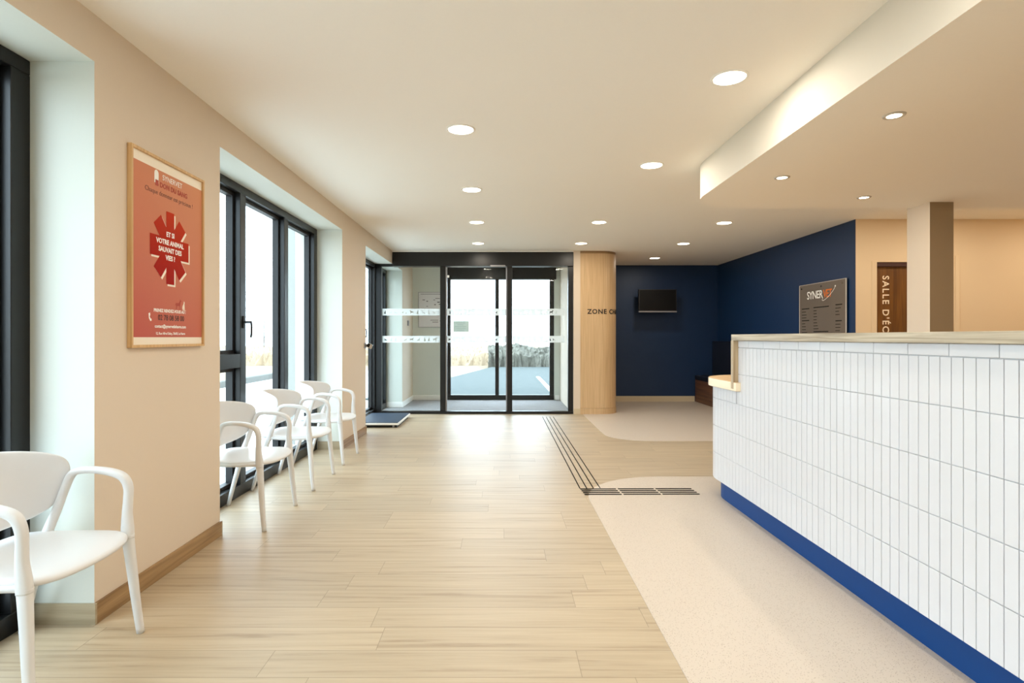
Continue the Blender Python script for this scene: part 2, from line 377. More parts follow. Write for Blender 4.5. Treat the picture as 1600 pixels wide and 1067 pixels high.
struct('wall_lobby', MB().box(XL, -1.12, YV, YV+.2, 0, ZC).box(1.08, 1.31, YV, YV+.2, 0, ZC).box(-1.12, 1.08, YV, YV+.2, 2.62, ZC), M['jamb'],
       'cream outer wall of the entrance lobby', 'wall')
struct('baseboard_outer', MB().box(XL+.012, -1.14, YV-.012, YV, 0, .095).box(1.10, 1.188, YV-.012, YV, 0, .095), M['white'], 'white skirting under the map board in the lobby', 'baseboard')
# oak-clad column with rounded corner
R = .30; XW = 1.955
def colpts(r, x0, x1, y0, y1): return [(x0, y0)]+arc(x1-r, y0+r, r, 270, 360, 14)+[(x1, y1), (x0, y1)]
col = thing('oak_column', 'light oak clad wall end with rounded corner beside the entrance', 'column', (1.31, YD, 0), kind='structure')
build('cladding', MB().prism(colpts(R, 1.31, XW, YD, YB), .10, 2.665), M['oak'], col, label='vertical light oak boards')
build('plinth', MB().prism(colpts(R+.006, 1.31, XW+.006, YD-.006, YB), 0, .097), M['oak'], col)
build('top_band', MB().prism(colpts(R-.004, 1.31, XW-.004, YD+.004, YB), 2.665, ZC), M['oakband'], col)
def colmap(s, z, wd):        # arc length along the front face round the corner
    L1 = XW-R-1.31
    if s < L1: return Vector((1.31+s, YD-.001-wd, z))
    a = (s-L1)/R
    if a < math.pi/2: return Vector((XW-R+math.sin(a)*(R+.001+wd), YD+R-math.cos(a)*(R+.001+wd), z))
    return Vector((XW+.001+wd, YD+R+(s-L1-R*math.pi/2), z))
letters = text_mb('ZONE CHATS', .108, (0,0,0), (1,0,0), (0,0,1), 1.16, .0024, 'LEFT', .003, fn=lambda u, v, wd: colmap(.118+u, 1.665+v, wd))
build('lettering', letters, M['blackink'], col, label='black wall lettering ZONE CHATS')
# square pillar behind the counter
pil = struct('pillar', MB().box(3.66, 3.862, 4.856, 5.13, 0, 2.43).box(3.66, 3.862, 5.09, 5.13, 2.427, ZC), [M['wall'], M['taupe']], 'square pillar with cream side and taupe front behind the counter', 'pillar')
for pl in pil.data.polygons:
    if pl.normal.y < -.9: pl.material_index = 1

# ------------------------------------------------------------------ windows
def window(n, y0, y1, label, transom=True):
    t = thing('window_%d' % n, label, 'window', (XF, (y0+y1)/2, 0), kind='structure')
    d0, d1 = XF-.065, XF
    fr = MB().box(d0, d1, y0, y1, 0, .09).box(d0, d1, y0, y1, ZH-.065, ZH).box(d0, d1, y0, y0+.06, .09, ZH-.065).box(d0, d1, y1-.10, y1, .09, ZH-.065)
    build('window_frame', fr, M['black'], t, bevel=.004)
    L = y1-y0; posts = [y0+L/3+.02, y0+2*L/3+.01]
    for p in posts: build('mullion', MB().box(d0, d1, p-.05, p+.05, .09, ZH-.065), M['black'], t, bevel=.004)
    lim = [(y0+.06, posts[0]-.05), (posts[0]+.05, posts[1]-.05), (posts[1]+.05, y1-.10)]
    g0, g1 = XF-.105, XF-.05
    for i, (a, b) in enumerate(lim):
        spans = [(.09, 1.03), (1.14, ZH-.065)] if (i == 0 and transom) else [(.09, ZH-.065)]
        if i == 0 and transom:
            build('transom', MB().box(d0, d1, a, b, 1.03, 1.14), M['black'], t, bevel=.004)
        for z0, z1 in spans:
            s = MB().box(g0, g1, a, b, z0, z0+.03).box(g0, g1, a, b, z1-.03, z1).box(g0, g1, a, a+.03, z0+.03, z1-.03).box(g0, g1, b-.03, b, z0+.03, z1-.03)
            sash = build('sash', s, M['gasket'], t)
            build('glass_pane', MB().box(XF-.084, XF-.078, a+.028, b-.028, z0+.028, z1-.028), M['glass'], sash)
    if transom:
        h = MB().box(XF, XF+.010, posts[0]-.016, posts[0]+.016, 1.345, 1.445)
        h.cyl((XF+.008, posts[0], 1.395), .010, .055, (1,0,0), 12)
        hp = [(XF+.062, posts[0], 1.405), (XF+.068, posts[0], 1.36), (XF+.066, posts[0], 1.30), (XF+.062, posts[0], 1.27)]
        h.tube(hp, [(.010,.008)]*4, 8)
        build('window_handle', h, M['gasket'], t, bevel=.002, label='black lever handle')
    return t
window(1, *WIN[0], 'dark framed window at the left edge beside the nearest chair')
window(2, *WIN[1], 'dark framed three-pane window behind the row of three chairs')
window(3, *WIN[2], 'dark framed window at the corner by the entrance doors')
window(4, *WIN[3], 'unseen dark framed window added behind the viewer for daylight')  # out of view, added to let more daylight into the hall

# ------------------------------------------------------------------ glazed entrance
dd = thing('door_1', 'wide black framed glazed sliding entrance screen with animal stickers', 'door', (-.3, 9.5, 0), kind='structure')
build('header_box', MB().box(XL+.004, 1.198, YD, 9.60, 2.455, ZC-.018), M['black'], dd, bevel=.003, label='black header box of the sliding doors')
build('head_trim', MB().box(XL, 1.2, YD+.003, 9.6, ZC-.018, ZC), M['white'], dd)
f0, f1 = 9.46, 9.54
build('head_rail', MB().box(XF, XL, f0, f1, 2.455, ZH), M['black'], dd)
build('bottom_rail', MB().box(XF, 1.2, f0-.01, f1, 0, .045), M['black'], dd)
def post(name, xa, xb, ya=f0, yb=f1): build(name, MB().box(xa, xb, ya, yb, .045, 2.455), M['black'], dd, bevel=.003)
post('frame_post', XF-.06, -1.99); post('frame_post', -1.015, -.925); post('frame_post', .10, .185); post('frame_post', 1.115, 1.2)
GX = [(-1.99, -1.015), (-.925, .10), (.185, 1.115)]
build('sliding_leaf_stile', MB().box(-.925, -.905, f0+.02, f1+.03, .05, 2.45).box(.08, .10, f0+.02, f1+.03, .05, 2.45), M['silver'], dd)
# animal silhouettes cut out of frosted bands
DOG = [(0,.35),(.05,.5),(.12,.52),(.1,.62),(.2,.6),(.62,.62),(.78,.85),(.8,.98),(.86,.9),(1,.84),(.98,.76),(.9,.76),(.84,.55),(.8,.4),(.82,0),(.76,0),(.72,.32),(.4,.34),(.3,.3),(.2,.0),(.13,0),(.18,.3),(.1,.45),(.04,.42)]
CAT = [(.1,0),(.0,.2),(.05,.45),(.2,.62),(.3,.78),(.3,1),(.38,.88),(.46,.98),(.52,.8),(.48,.68),(.5,.4),(.55,.0),(.42,.0),(.4,.25),(.3,.05),(.6,-.06),(.8,-.02),(.78,-.08)]
RUN = [(0,.2),(.2,.42),(.5,.5),(.8,.75),(.86,.9),(.92,.78),(1,.7),(.9,.6),(.8,.4),(.95,.1),(.88,.1),(.7,.32),(.4,.28),(.25,.08),(.18,.1),(.24,.3)]
BIRD = [(0,.1),(.3,.3),(.4,.55),(.55,.7),(.7,.6),(.6,.5),(.62,.3),(.5,.1),(.48,.0),(.42,.0),(.4,.1)]
def band(x0, x1, z0, z1, seed, parent):
    rnd = random.Random(seed); cu = bpy.data.curves.new('b', 'CURVE'); cu.dimensions = '2D'; cu.fill_mode = 'BOTH'
    def poly(pts):
        s = cu.splines.new('POLY'); s.points.add(len(pts)-1); s.use_cyclic_u = True
        for q, (x, y) in zip(s.points, pts): q.co = (x, y, 0, 1)
    poly([(x0, z0), (x1, z0), (x1, z1), (x0, z1)])
    x = x0+.03; h = z1-z0; i = 0
    while x < x1-.10:
        sh = rnd.choice([DOG, CAT, RUN, DOG, RUN, BIRD, CAT]); k = {id(DOG): .60, id(CAT): .54, id(RUN): .46, id(BIRD): .36}[id(sh)]*h
        wd = k*(1.15 if sh in (DOG, RUN) else .8); fl = rnd.random() < .4
        pts = [(x+(1-a if fl else a)*wd, z0+.22*h+b*k) for a, b in sh]
        poly(pts[::-1] if not fl else pts); x += wd+rnd.uniform(.02, .045); i += 1
    ob = bpy.data.objects.new('b', cu); C.objects.link(ob); dg = bpy.context.evaluated_depsgraph_get(); dg.update()
    me = bpy.data.meshes.new_from_object(ob.evaluated_get(dg))
    vs = [(v.co.x, v.co.y) for v in me.vertices]; fs = [tuple(p.vertices) for p in me.polygons]
    bpy.data.objects.remove(ob); bpy.data.curves.remove(cu); bpy.data.meshes.remove(me)
    build('sticker_band', planar(vs, fs, (0, 9.4935, 0), (1,0,0), (0,0,1), .0008), M['sticker'], parent, label='frosted white band with cut-out dog and cat silhouettes')
for i, (a, b) in enumerate(GX):
    g = build('glass_pane', MB().box(a, b, 9.497, 9.505, .045, 2.455), M['glass2'], dd)
    bx = (a+.01, b-.01) if i < 2 else (a+.01, b-.06)
    band(bx[0], bx[1], 1.64, 1.752, 3+i, dd); band(bx[0], bx[1], 1.186, 1.298, 13+i, dd)
build('sensor', MB().box(-.18, .07, 9.40, 9.42, 2.44, 2.47), M['silver'], dd, bevel=.004, label='small grey motion sensor strip')
nt_ = thing('paper_notice', 'pale teal notice taped to the middle entrance pane', 'notice', (-.667, 9.49, 1.36))
nb = build('sheet', MB().box(-.80, -.534, 9.488, 9.492, 1.36, 1.545), M['notice'], nt_)
ln = MB()
for k, (a, b) in enumerate([(.04,.2),(.07,.17),(.03,.22),(.05,.21),(.06,.18)]): ln.box(-.80+a, -.80+b, 9.4865, 9.488, 1.51-k*.03, 1.515-k*.03)
build('print_lines', ln, mat('faded_print', srgb(130, 156, 156), .7), nt_)
tag(build('square_sticker', MB().box(-.90, -.865, 9.489, 9.4925, 2.27, 2.31), M['white']), 'small white square sticker high on the middle glass', 'sticker')
# outer door
d2 = thing('door_2', 'dark framed outer sliding door seen through the lobby', 'door', (0, YV, 0), kind='structure')
build('header_box', MB().box(-1.12, 1.12, YV-.06, YV+.1, 2.455, 2.69), M['black'], d2, bevel=.003)
for xa, xb in ((-1.12, -1.03), (-.12, -.045), (.99, 1.08)): build('frame_post', MB().box(xa, xb, YV, YV+.08, .10, 2.455), M['black'], d2, bevel=.003)
build('bottom_rail', MB().box(-1.12, 1.08, YV-.01, YV+.08, 0, .10), M['black'], d2, bevel=.003)
for a, b in ((-1.03, -.12), (-.045, .99)): build('glass_pane', MB().box(a, b, YV+.037, YV+.043, .10, 2.455), M['glass2'], d2)
# lobby contents
mp = thing('map_board', 'white printed board on the lobby wall left of the outer door', 'board', (-1.43, YV-.02, 1.48))
build('panel', MB().box(-1.68, -1.19, YV-.02, YV, 1.484, 2.19), M['paper'], mp, bevel=.003)
rr = random.Random(4); pk = mat('grey_print', srgb(110, 108, 112), .7)
for x, z, w_, h_ in [(-1.60, 2.03, .05, .014), (-1.52, 2.00, .03, .02), (-1.34, 2.06, .09, .012), (-1.38, 2.03, .04, .012), (-1.30, 1.98, .05, .022), (-1.36, 1.93, .03, .02),
                     (-1.27, 1.94, .04, .014), (-1.52, 1.90, .03, .012), (-1.44, 1.62, .16, .01), (-1.40, 1.58, .12, .012), (-1.25, 1.60, .04, .014), (-1.56, 1.76, .05, .01)]:
    build('print_mark', MB().box(x, x+w_, YV-.022, YV-.02, z, z+h_), pk, mp)
build('print_header', MB().box(-1.64, -1.23, YV-.022, YV-.02, 2.150, 2.158), pk, mp)
fe = MB().box(-1.68, -1.19, YV-.026, YV-.018, 1.478, 1.486).box(-1.686, -1.676, YV-.026, YV-.018, 1.478, 2.196).box(-1.68, -1.19, YV-.026, YV-.018, 2.188, 2.196)
build('edge_strip', fe, M['silver'], mp)
tag(build('wall_intercom', MB().box(XL, XL+.02, 10.95, 11.05, 1.50, 1.60).box(XL+.02, XL+.024, 10.965, 11.035, 1.53, 1.585), [M['silver']], bevel=.002), 'small grey switch plate on the lobby side wall', 'switch')

# ------------------------------------------------------------------ door behind the counter
d3 = thing('door_3', 'dark brown wooden door with vertical lettering behind the counter', 'door', (5.0, YF, 0), kind='structure')
build('door_frame', MB().box(4.494, 4.556, YF-.006, YF+.11, 0, 2.20).box(5.44, 5.50, YF-.006, YF+.11, 0, 2.20).box(4.556, 5.44, YF-.004, YF+.02, 2.185, 2.20), M['orange'], d3, bevel=.003)
build('head_shade', MB().box(4.556, 5.44, YF+.01, YF+.10, 2.135, 2.19), M['darkstrip'], d3)  # dark strip painted in for the shadow of the recess above the leaf
build('door_leaf', MB().box(4.558, 5.438, YF+.05, YF+.09, .01, 2.135), M['doorwood'], d3, bevel=.002)
build('lettering', text_mb("SALLE D'ÉCHO", .112, (4.66, YF+.049, 2.028), (0,0,-1), (1,0,0), 1.26, .0015, depth=.002), M['lightletter'], d3, label="cream vertical lettering SALLE D'ÉC")
build('door_handle', MB().cyl((5.36, YF+.05, 1.03), .012, .05, (0,-1,0), 12).box(5.24, 5.37, YF-.01, YF+.0, 1.02, 1.04), M['chrome'], d3)
struct('trim_1', MB().box(5.50, 5.555, YF-.012, YF, 0, 2.26), M['orange'], 'slim painted architrave on the warm wall right of the pillar', 'trim', bevel=.003)

# ------------------------------------------------------------------ reception counter
cn = thing('reception_counter', 'long white tiled reception counter with oak ledge and blue base', 'counter', (1.69, 2.4, 0))
XP = 1.69; CY = 4.45; CR = .41; YN = -1.6; XEND = 3.2
def path(s, off=0):        # s from the near end along the front, round the corner, along the far side
    L1 = CY-YN; L2 = CR*math.pi/2
    if s <= L1: return Vector((XP-off, YN+s, 0)), Vector((-1, 0, 0))
    if s <= L1+L2:
        a = (s-L1)/CR; d = Vector((-math.cos(a), math.sin(a), 0)); return Vector((XP+CR, CY, 0))+d*(CR+off), d
    return Vector((XP+CR+s-L1-L2, CY+CR+off, 0)), Vector((0, 1, 0))
LT = (CY-YN)+CR*math.pi/2+(XEND-XP-CR)
SL = 4.06-YN                  # where the high section stops
rows = [(.161, .369), (.369, .579), (.579, .795), (.795, 1.009), (1.009, 1.198)]
tl = MB(); J = .0017; TD = .006
def tile(s0, s1, z0, z1):
    s0 += J; s1 -= J; z0 += J; z1 -= J
    n = 1 if s1 < CY-YN or s0 > CY-YN+CR*1.57 else 3
    c = .0014
    for i in range(n):
        a = s0+(s1-s0)*i/n; b = s0+(s1-s0)*(i+1)/n
        (pa_, na), (pb_, nb_) = path(a), path(b)
        ca = c if i == 0 else 0; cb = c if i == n-1 else 0
        (pa2, na2), (pb2, nb2) = path(a+ca), path(b-cb)
        vs = [pa_+Vector((0,0,z0)), pb_+Vector((0,0,z0)), pb_+Vector((0,0,z1)), pa_+Vector((0,0,z1))]
        k = TD-.0010
        vs += [v+n_*k for v, n_ in zip(vs, (na, nb_, nb_, na))]
        vs += [pa2+na2*TD+Vector((0,0,z0+c)), pb2+nb2*TD+Vector((0,0,z0+c)), pb2+nb2*TD+Vector((0,0,z1-c)), pa2+na2*TD+Vector((0,0,z1-c))]
        # path runs with the outside on its left, so wind accordingly
        fs = [(8,11,10,9)]+[(0+j, 4+j, 4+(j+1)%4, (j+1)%4) for j in range(4)]+[(4+j, 8+j, 8+(j+1)%4, 4+(j+1)%4) for j in range(4)]
        tl.add(vs, fs)
TW = .0558
ns = int(LT/TW)
for i in range(ns):
    s0 = .0466+i*TW; s1 = s0+TW
    if s1 > LT: break
    for z0, z1 in rows:
        if z1 > .9:
            if s0 >= SL-.005: 
                if z0 < .88: tile(s0, s1, z0, .885)
                continue
        if s0 < SL < s1 and z1 > .9: tile(s0, SL, z0, z1); continue
        tile(s0, s1, z0, z1)
for i in range(60):
    s0 = .06+i*.2165; s1 = s0+.2165
    if s0 > SL-.02: break
    tile(s0, min(s1, SL), 1.199, 1.249)
EPS = -.001
def plan(off, s_to=LT, back=True):
    n = 90; pts = [path(s_to*i/n, off)[0] for i in range(n+1)]
    return [(q.x, q.y) for q in pts]
def body(off, s_to, z0, z1, inner):
    pts = plan(off, s_to); 
    # path goes near -> far with the outside to its left (-X): close along the inside, reversed for ccw
    return MB().prism((pts+inner)[::-1], z0, z1)
build('low_front_body', body(-.0005, LT, .161, .889, [(XEND, CY+CR-.30), (2.25, CY+CR-.30), (1.99, CY-.25), (1.99, YN)]), M['grout'], cn)
build('high_front_body', MB().box(XP+.0005, 1.95, YN, 4.055, .889, 1.249), M['grout'], cn)
build('tile_cladding', tl, M['tile'], cn, label='glossy white vertical finger tiles')
kp = [(1.745, YN)]+arc(2.10, 4.45, .355, 180, 90, 16)+[(XEND, 4.805), (XEND, 4.6), (2.3, 4.6), (1.98, 4.2), (1.98, YN)]
build('kickboard', MB().prism(kp[::-1], .003, .1605), M['kick'], cn, smooth=False, label='royal blue recessed base')
build('ledge', MB().box(1.65, 2.02, YN-.02, 4.08, 1.249, 1.292), M['ledge'], cn, bevel=.002, label='washed oak top ledge')
build('end_board', MB().box(1.648, 2.02, 4.04, 4.082, .905, 1.249), M['ledge_v'], cn, bevel=.0015, label='washed oak end board stepping down')
sp_ = [(1.65, 4.0)]+arc(2.10, 4.45, .45, 180, 90, 20)+[(XEND, 4.90), (XEND, 4.45), (2.5, 4.35), (2.25, 4.0)]
sb = MB().prism(sp_[::-1], .890, .952)
slab = build('low_worktop', sb, [M['slab'], M['slabedge']], cn, bevel=.003, label='oak lower worktop with rounded corner')
for pl in slab.data.polygons:
    if abs(pl.normal.z) < .5: pl.material_index = 1
build('desk_top', MB().box(1.952, 2.7, YN, 3.99, .70, .735), M['slab'], cn, bevel=.003)

# ------------------------------------------------------------------ downlights
def downlight(x, y, z, r, label, group, watts, bright):
    t = thing('downlight', label, 'ceiling light', (x, y, z), group)
    ri = r*.84 if bright is M['lamp'] else r*.62
    ring = MB().lathe((x, y, z), [(ri, -.001), (ri+.002, -.006), (r-.003, -.006), (r, -.001), (r, .0), (ri, .0)], 36)
    build('trim_ring', ring, M['white'] if bright is M['lamp'] else M['spotring'], t, smooth=True)
    build('diffuser', MB().cyl((x, y, z-.0045), ri, .0045, (0,0,1), 32), bright, t, label='glowing warm white disc')
    ld = bpy.data.lights.new('lamp', 'AREA'); ld.shape = 'DISK'; ld.size = ri*2; ld.energy = watts; ld.color = WARM
    lo = bpy.data.objects.new('lamp', ld); C.objects.link(lo); lo.parent = t; lo.location = (0, 0, -.008)
    return t
G1 = 'large round downlights in the main ceiling'
for x, y, lb in [
    (1.261, 3.141, 'largest round downlight, beside the edge of the lowered ceiling panel'),
    (-.278, 3.923, 'round downlight nearest the viewer in the left row'),
    (1.253, 4.739, 'round downlight level with the tip of the lowered ceiling panel'),
    (-.285, 5.517, 'second round downlight of the left row toward the entrance'),
    (-.303, 7.077, 'third round downlight of the left row toward the entrance'),
    (1.218, 7.077, 'round downlight of the middle row, second before the oak column'),
    (2.79, 7.116, 'round downlight nearest the navy side wall and the counter'),
    (-.35, 8.66, 'round downlight right above the black entrance header, left row'),
    (1.218, 8.66, 'round downlight just before the oak column'),
    (2.786, 8.69, 'middle downlight of the three in front of the navy walls'),
    (2.77, 10.26, 'farthest downlight, close to the navy end wall above the television')]:
    downlight(x, y, ZC, .10, lb, G1, LAMP_W, M['lamp'])
for x, y, lb in [(-.28, 2.10, 'round downlight over the viewer'), (-.28, .76, 'round downlight behind the viewer on the left'), (1.25, 1.54, 'round downlight above the front of the counter'), (1.25, -.04, 'round downlight behind the viewer on the right'),
                 (-.28, -.9, 'round downlight far behind the viewer'), (1.25, -1.7, 'rearmost round downlight in the hall')]:
    downlight(x, y, ZC, .10, lb, G1, LAMP_W, M['lamp'])
G2 = 'small spotlights in the lowered ceiling panel'
for x, y, lb in [(2.045, 2.96, 'small recessed spotlight nearest the viewer in the lowered panel'), (2.028, 4.107, 'small recessed spotlight near the rounded corner of the lowered panel'),
                 (2.99, 4.688, 'small recessed spotlight near the pillar at the far panel edge'),
                 (2.04, 1.8, 'small recessed spotlight above the counter beside the viewer'), (3.6, 3.4, 'small recessed spotlight behind the desk'), (5.2, 3.6, 'small recessed spotlight near the right wall'), (4.4, 1.6, 'small recessed spotlight deep behind the desk')]:
    downlight(x, y, 2.427, .054, lb, G2, SPOT_W, M['lamp2'])
for x, y, lb in [(5.2, 6.1, 'round downlight hidden behind the pillar beyond the lowered panel'), (6.6, 6.1, 'round downlight at the right end beyond the lowered panel'), (4.0, 6.0, 'round downlight hidden behind the lowered panel edge')]:
    downlight(x, y, ZC, .10, lb, G1, LAMP_W, M['lamp'])
downlight(-.3, 10.6, ZC, .10, 'round downlight inside the entrance lobby', G1, LAMP_W*.6, M['lamp'])

# ------------------------------------------------------------------ armchairs
def sheet_grid(nu, nv, fn, thick):
    """closed shell from fn(u,v)->Vector with normals by finite difference"""
    mb = MB(); top = []; bot = []
    for j in range(nv+1):
        for i in range(nu+1):
            u = -1+2*i/nu; v = -1+2*j/nv; e = .02
            p = fn(u, v); du = fn(u+e, v)-fn(u-e, v); dv = fn(u, v+e)-fn(u, v-e); n = du.cross(dv).normalized()
            ed = max(abs(u), abs(v)); th = thick*(1-.35*ed**6)
            top.append(p+n*th/2); bot.append(p-n*th/2)
    k = len(top); w_ = nu+1; fs = []
    for j in range(nv):
        for i in range(nu):
            a = j*w_+i; fs.append((a, a+1, a+w_+1, a+w_)); fs.append((k+a, k+a+w_, k+a+w_+1, k+a+1))
    ring = [i for i in range(w_)]+[j*w_+nu for j in range(1, nv+1)]+[nv*w_+i for i in range(nu-1, -1, -1)]+[j*w_ for j in range(nv-1, 0, -1)]
    for a, b in zip(ring, ring[1:]+ring[:1]): fs.append((a, k+a, k+b, b))
    mb.add(top+bot, fs); return mb
def seat_fn(u, v):           # u lateral, v fore-aft; a rounded square with a bulged front
    a = u*math.sqrt(1-.10*v*v-.14*v**6); b = v*math.sqrt(1-.06*u*u-.20*u**6)
    hw = .272 if b > 0 else .272-.018*abs(b)
    x = .005+b*.245+(.030*(1-a*a) if b > 0 else 0)*max(0, b)
    z = .440-.012*(1-min(1, (a*a+b*b)))-.014*(max(0, b-.6)/.4)**2
    return Vector((x, -a*hw if False else a*hw, z))
def back_fn(u, v):
    a = u*math.sqrt(1-.10*v*v-.08*v**4); zz = v*math.sqrt(1-.22*u*u-.28*u**6)
    y = a*.282; z = .657+zz*.158-.008*(1-abs(a))*(zz < 0)
    t = abs(a)**2.2
    mid = -.245-.22*(z-.657); edge = -.058+.33*(z-.657)
    return Vector((mid*(1-t)+edge*t, -y, z))
def make_chair():
    t = thing('armchair', 'x', 'chair', (0, 0, 0), 'white plastic armchairs along the windows')
    s = build('seat', sheet_grid(18, 16, seat_fn, .034), M['plastic'], t, smooth=True); s.modifiers.new('s', 'SUBSURF').levels = 1; s.modifiers['s'].render_levels = 1
    b = build('backrest', sheet_grid(20, 12, back_fn, .013), M['plastic'], t, smooth=True); b.modifiers.new('s', 'SUBSURF').levels = 1; b.modifiers['s'].render_levels = 1
    for sy in (-1, 1):
        # armrest: from the seat front corner up, over and down the rear stile
        pts = [(.207,.262,.415),(.205,.264,.46),(.202,.267,.52),(.204,.270,.58),(.203,.272,.630),(.182,.272,.672),(.130,.272,.694),(.06,.271,.704),(.0,.270,.702),(-.038,.269,.684),(-.065,.265,.62),(-.092,.260,.54),(-.118,.254,.47),(-.135,.250,.42)]
        w0 = [(.021,.025),(.0205,.024),(.018,.019),(.018,.017),(.019,.017),(.021,.0165),(.022,.0155),(.022,.0145),(.021,.0145),(.019,.0155),(.017,.016),(.016,.017),(.018,.019),(.0195,.021)]
        P = spline([(x, y*sy, z) for x, y, z in pts], 5); n = len(P)
        sec = []
        for i in range(n):
            q = i/(n-1)*(len(w0)-1); k = min(int(q), len(w0)-2); f = q-k
            sec.append((w0[k][0]*(1-f)+w0[k+1][0]*f, w0[k][1]*(1-f)+w0[k+1][1]*f))
        build('armrest', MB().tube(P, sec, 14), M['plastic'], t, smooth=True)
        fl = spline([(.207,.262*sy,.43),(.210,.264*sy,.39),(.220,.270*sy,.28),(.232,.278*sy,.14),(.2475,.285*sy,.0)], 4); n = len(fl)
        lg = build('leg', MB().tube(fl, [(.021-.0075*i/(n-1), .025-.0105*i/(n-1)) for i in range(n)], 14), M['plastic'], t, smooth=True)
        rl = spline([(-.132,.250*sy,.43),(-.145,.254*sy,.40),(-.185,.264*sy,.26),(-.225,.274*sy,.13),(-.262,.284*sy,.0)], 4)
        build('leg', MB().tube(rl, [(.0195-.0075*i/(n-1), .022-.009*i/(n-1)) for i in range(n)], 14), M['plastic'], t, smooth=True)
        # side rail under the seat edge joining the two
        rp = spline([(.205,.262*sy,.430),(.08,.266*sy,.428),(-.04,.262*sy,.428),(-.135,.250*sy,.436)], 4)
        build('side_rail', MB().tube(rp, [(.011,.012)]*len(rp), 10), M['plastic'], t, smooth=True)
        ft = MB().cyl((.2478, .285*sy, .0), .0095, .004, (0,0,1), 12).cyl((-.2622, .284*sy, .0), .0095, .004, (0,0,1), 12)
    return t
def dup(root, loc, rotz, label):
    r = root.copy(); C.objects.link(r); r.location = loc; r.rotation_euler = (0, 0, rotz); r['label'] = label
    for ch in root.children:
        c = ch.copy(); C.objects.link(c); c.parent = r
    return r
ch0 = make_chair()
spots = [(-1.800, 2.165, .0, 'nearest white plastic armchair, cut by the left edge of the photo'),
         (-1.800, 4.015, .0, 'white plastic armchair nearest the poster in the row of three'),
         (-1.803, 5.00, .0, 'middle white plastic armchair of the row of three by the window'),
         (-1.818, 5.95, .0, 'farthest white plastic armchair, next to the pier before the weighing platform')]
kids = list(ch0.children)
for i, (x, y, rz, lb) in enumerate(spots[1:]): dup(ch0, (x, y, 0), rz, lb)
ch0.location = (spots[0][0], spots[0][1], 0); ch0['label'] = spots[0][3]

# ------------------------------------------------------------------ poster
pz0, pz1, py0, py1 = 1.22, 2.212, 2.744, 3.42
po = thing('framed_poster', 'red framed blood donation poster on the beige pier between windows', 'poster', (XL, 3.08, pz0))
xw = XL+.001; xs = XL+.012
fw = .014
build('frame', MB().box(xw, XL+.024, py0, py1, pz0, pz0+fw).box(xw, XL+.024, py0, py1, pz1-fw, pz1).box(xw, XL+.024, py0, py0+fw, pz0+fw, pz1-fw).box(xw, XL+.024, py1-fw, py1, pz0+fw, pz1-fw), M['frameoak'], po, bevel=.001, label='slim light oak frame')
build('margin_sheet', MB().box(xw, xs, py0+fw, py1-fw, pz0+fw, pz1-fw), M['posterwhite'], po)
build('red_print', MB().box(xs, xs+.0005, py0+fw, py1-fw, pz0+.052, pz1-.064), M['poster'], po, label='salmon red printed area')
UY = (0,1,0); UZ = (0,0,1)
def pt(name, body, size, yc, z, m, bold=0, sp=1.0, align='CENTER', d=.0010, width=None):
    return build(name, text_mb(body, size, (xs+d, yc, z), UY, UZ, sp, bold, align, .0004, width=width), M[m], po)
ay, az = 3.083, 1.752
def star(dy, dz, w1=.074, wh=.108):
    L = .195; mb = MB()
    def bar(ang, w, L):
        c, s = math.cos(ang), math.sin(ang); pts = []
        for a, b in ((-L, -w/2), (L, -w/2), (L, w/2), (-L, w/2)): pts.append((a*c-b*s, a*s+b*c))
        return pts
    return [bar(math.pi/2, w1, L), bar(math.radians(50), w1*1.1, L*.93), bar(math.radians(130), w1*1.1, L*.93), bar(0, wh, L*.92)]
m1 = MB(); m2 = MB()
for k, b in enumerate(star(0, 0)):
    sheet(b, (xs+.0008+.00008*k, ay+.012, az-.010), UY, UZ, .0002, mb=m1)
    sheet(b, (xs+.0014+.00008*k, ay, az), UY, UZ, .0002, mb=m2)
build('asterisk_shadow', m1, M['posterwhite'], po, label='white offset edge of the asterisk'); build('asterisk', m2, M['star'], po, label='large red eight-armed asterisk')
for tx, z in (('ET SI', 1.812), ('VOTRE ANIMAL', 1.768), ('SAUVAIT DES', 1.727), ('VIES ?', 1.686)):
    pt('poster_lettering', tx, .036, ay, z, 'white', .0012, 1.0, d=.0020)
pt('poster_lettering', 'SYNERVET', .040, 3.105, 2.105, 'white', .0002)
pt('poster_lettering', 'DON DU SANG', .036, 3.12, 2.062, 'redink', .0014, 1.05)
pt('poster_lettering', 'Chaque donneur est précieux !', .036, 3.085, 2.017, 'darkink', -.0003, .98)
pt('poster_lettering', 'PRENEZ RENDEZ-VOUS AU :', .0235, 3.085, 1.405, 'white', .0007, 1.0)
pt('poster_lettering', '02 78 08 58 00', .041, 3.095, 1.362, 'blackink', .0002, .98)
pt('poster_lettering', 'contact@synervetlehavre.com', .024, 3.09, 1.322, 'white', .0006, .98)
pt('poster_lettering', '12, Rue Alfred Sisley, 76600, Le Havre', .0185, 3.09, 1.286, 'white', .0003, .96)
tubem = MB(); cp = lambda cy, cz, ww, hh: [(cy-ww/2, cz-hh/2), (cy+ww/2, cz-hh/2)]+[(cy+ww/2*math.cos(a), cz+hh/2+ww/2*math.sin(a)) for a in [math.pi*i/8 for i in range(9)]]
sheet(cp(0, 0, .036, .05), (xs+.0008, 2.960, 2.100), UY, UZ, .0004, mb=tubem)
build('blood_bag_icon', tubem, M['white'], po)
build('blood_bag_fill', sheet([(-.013,-.03),(.013,-.03),(.013,.0),(-.013,.0)], (xs+.0013, 2.963, 2.092), UY, UZ, .0004), M['redink'], po)
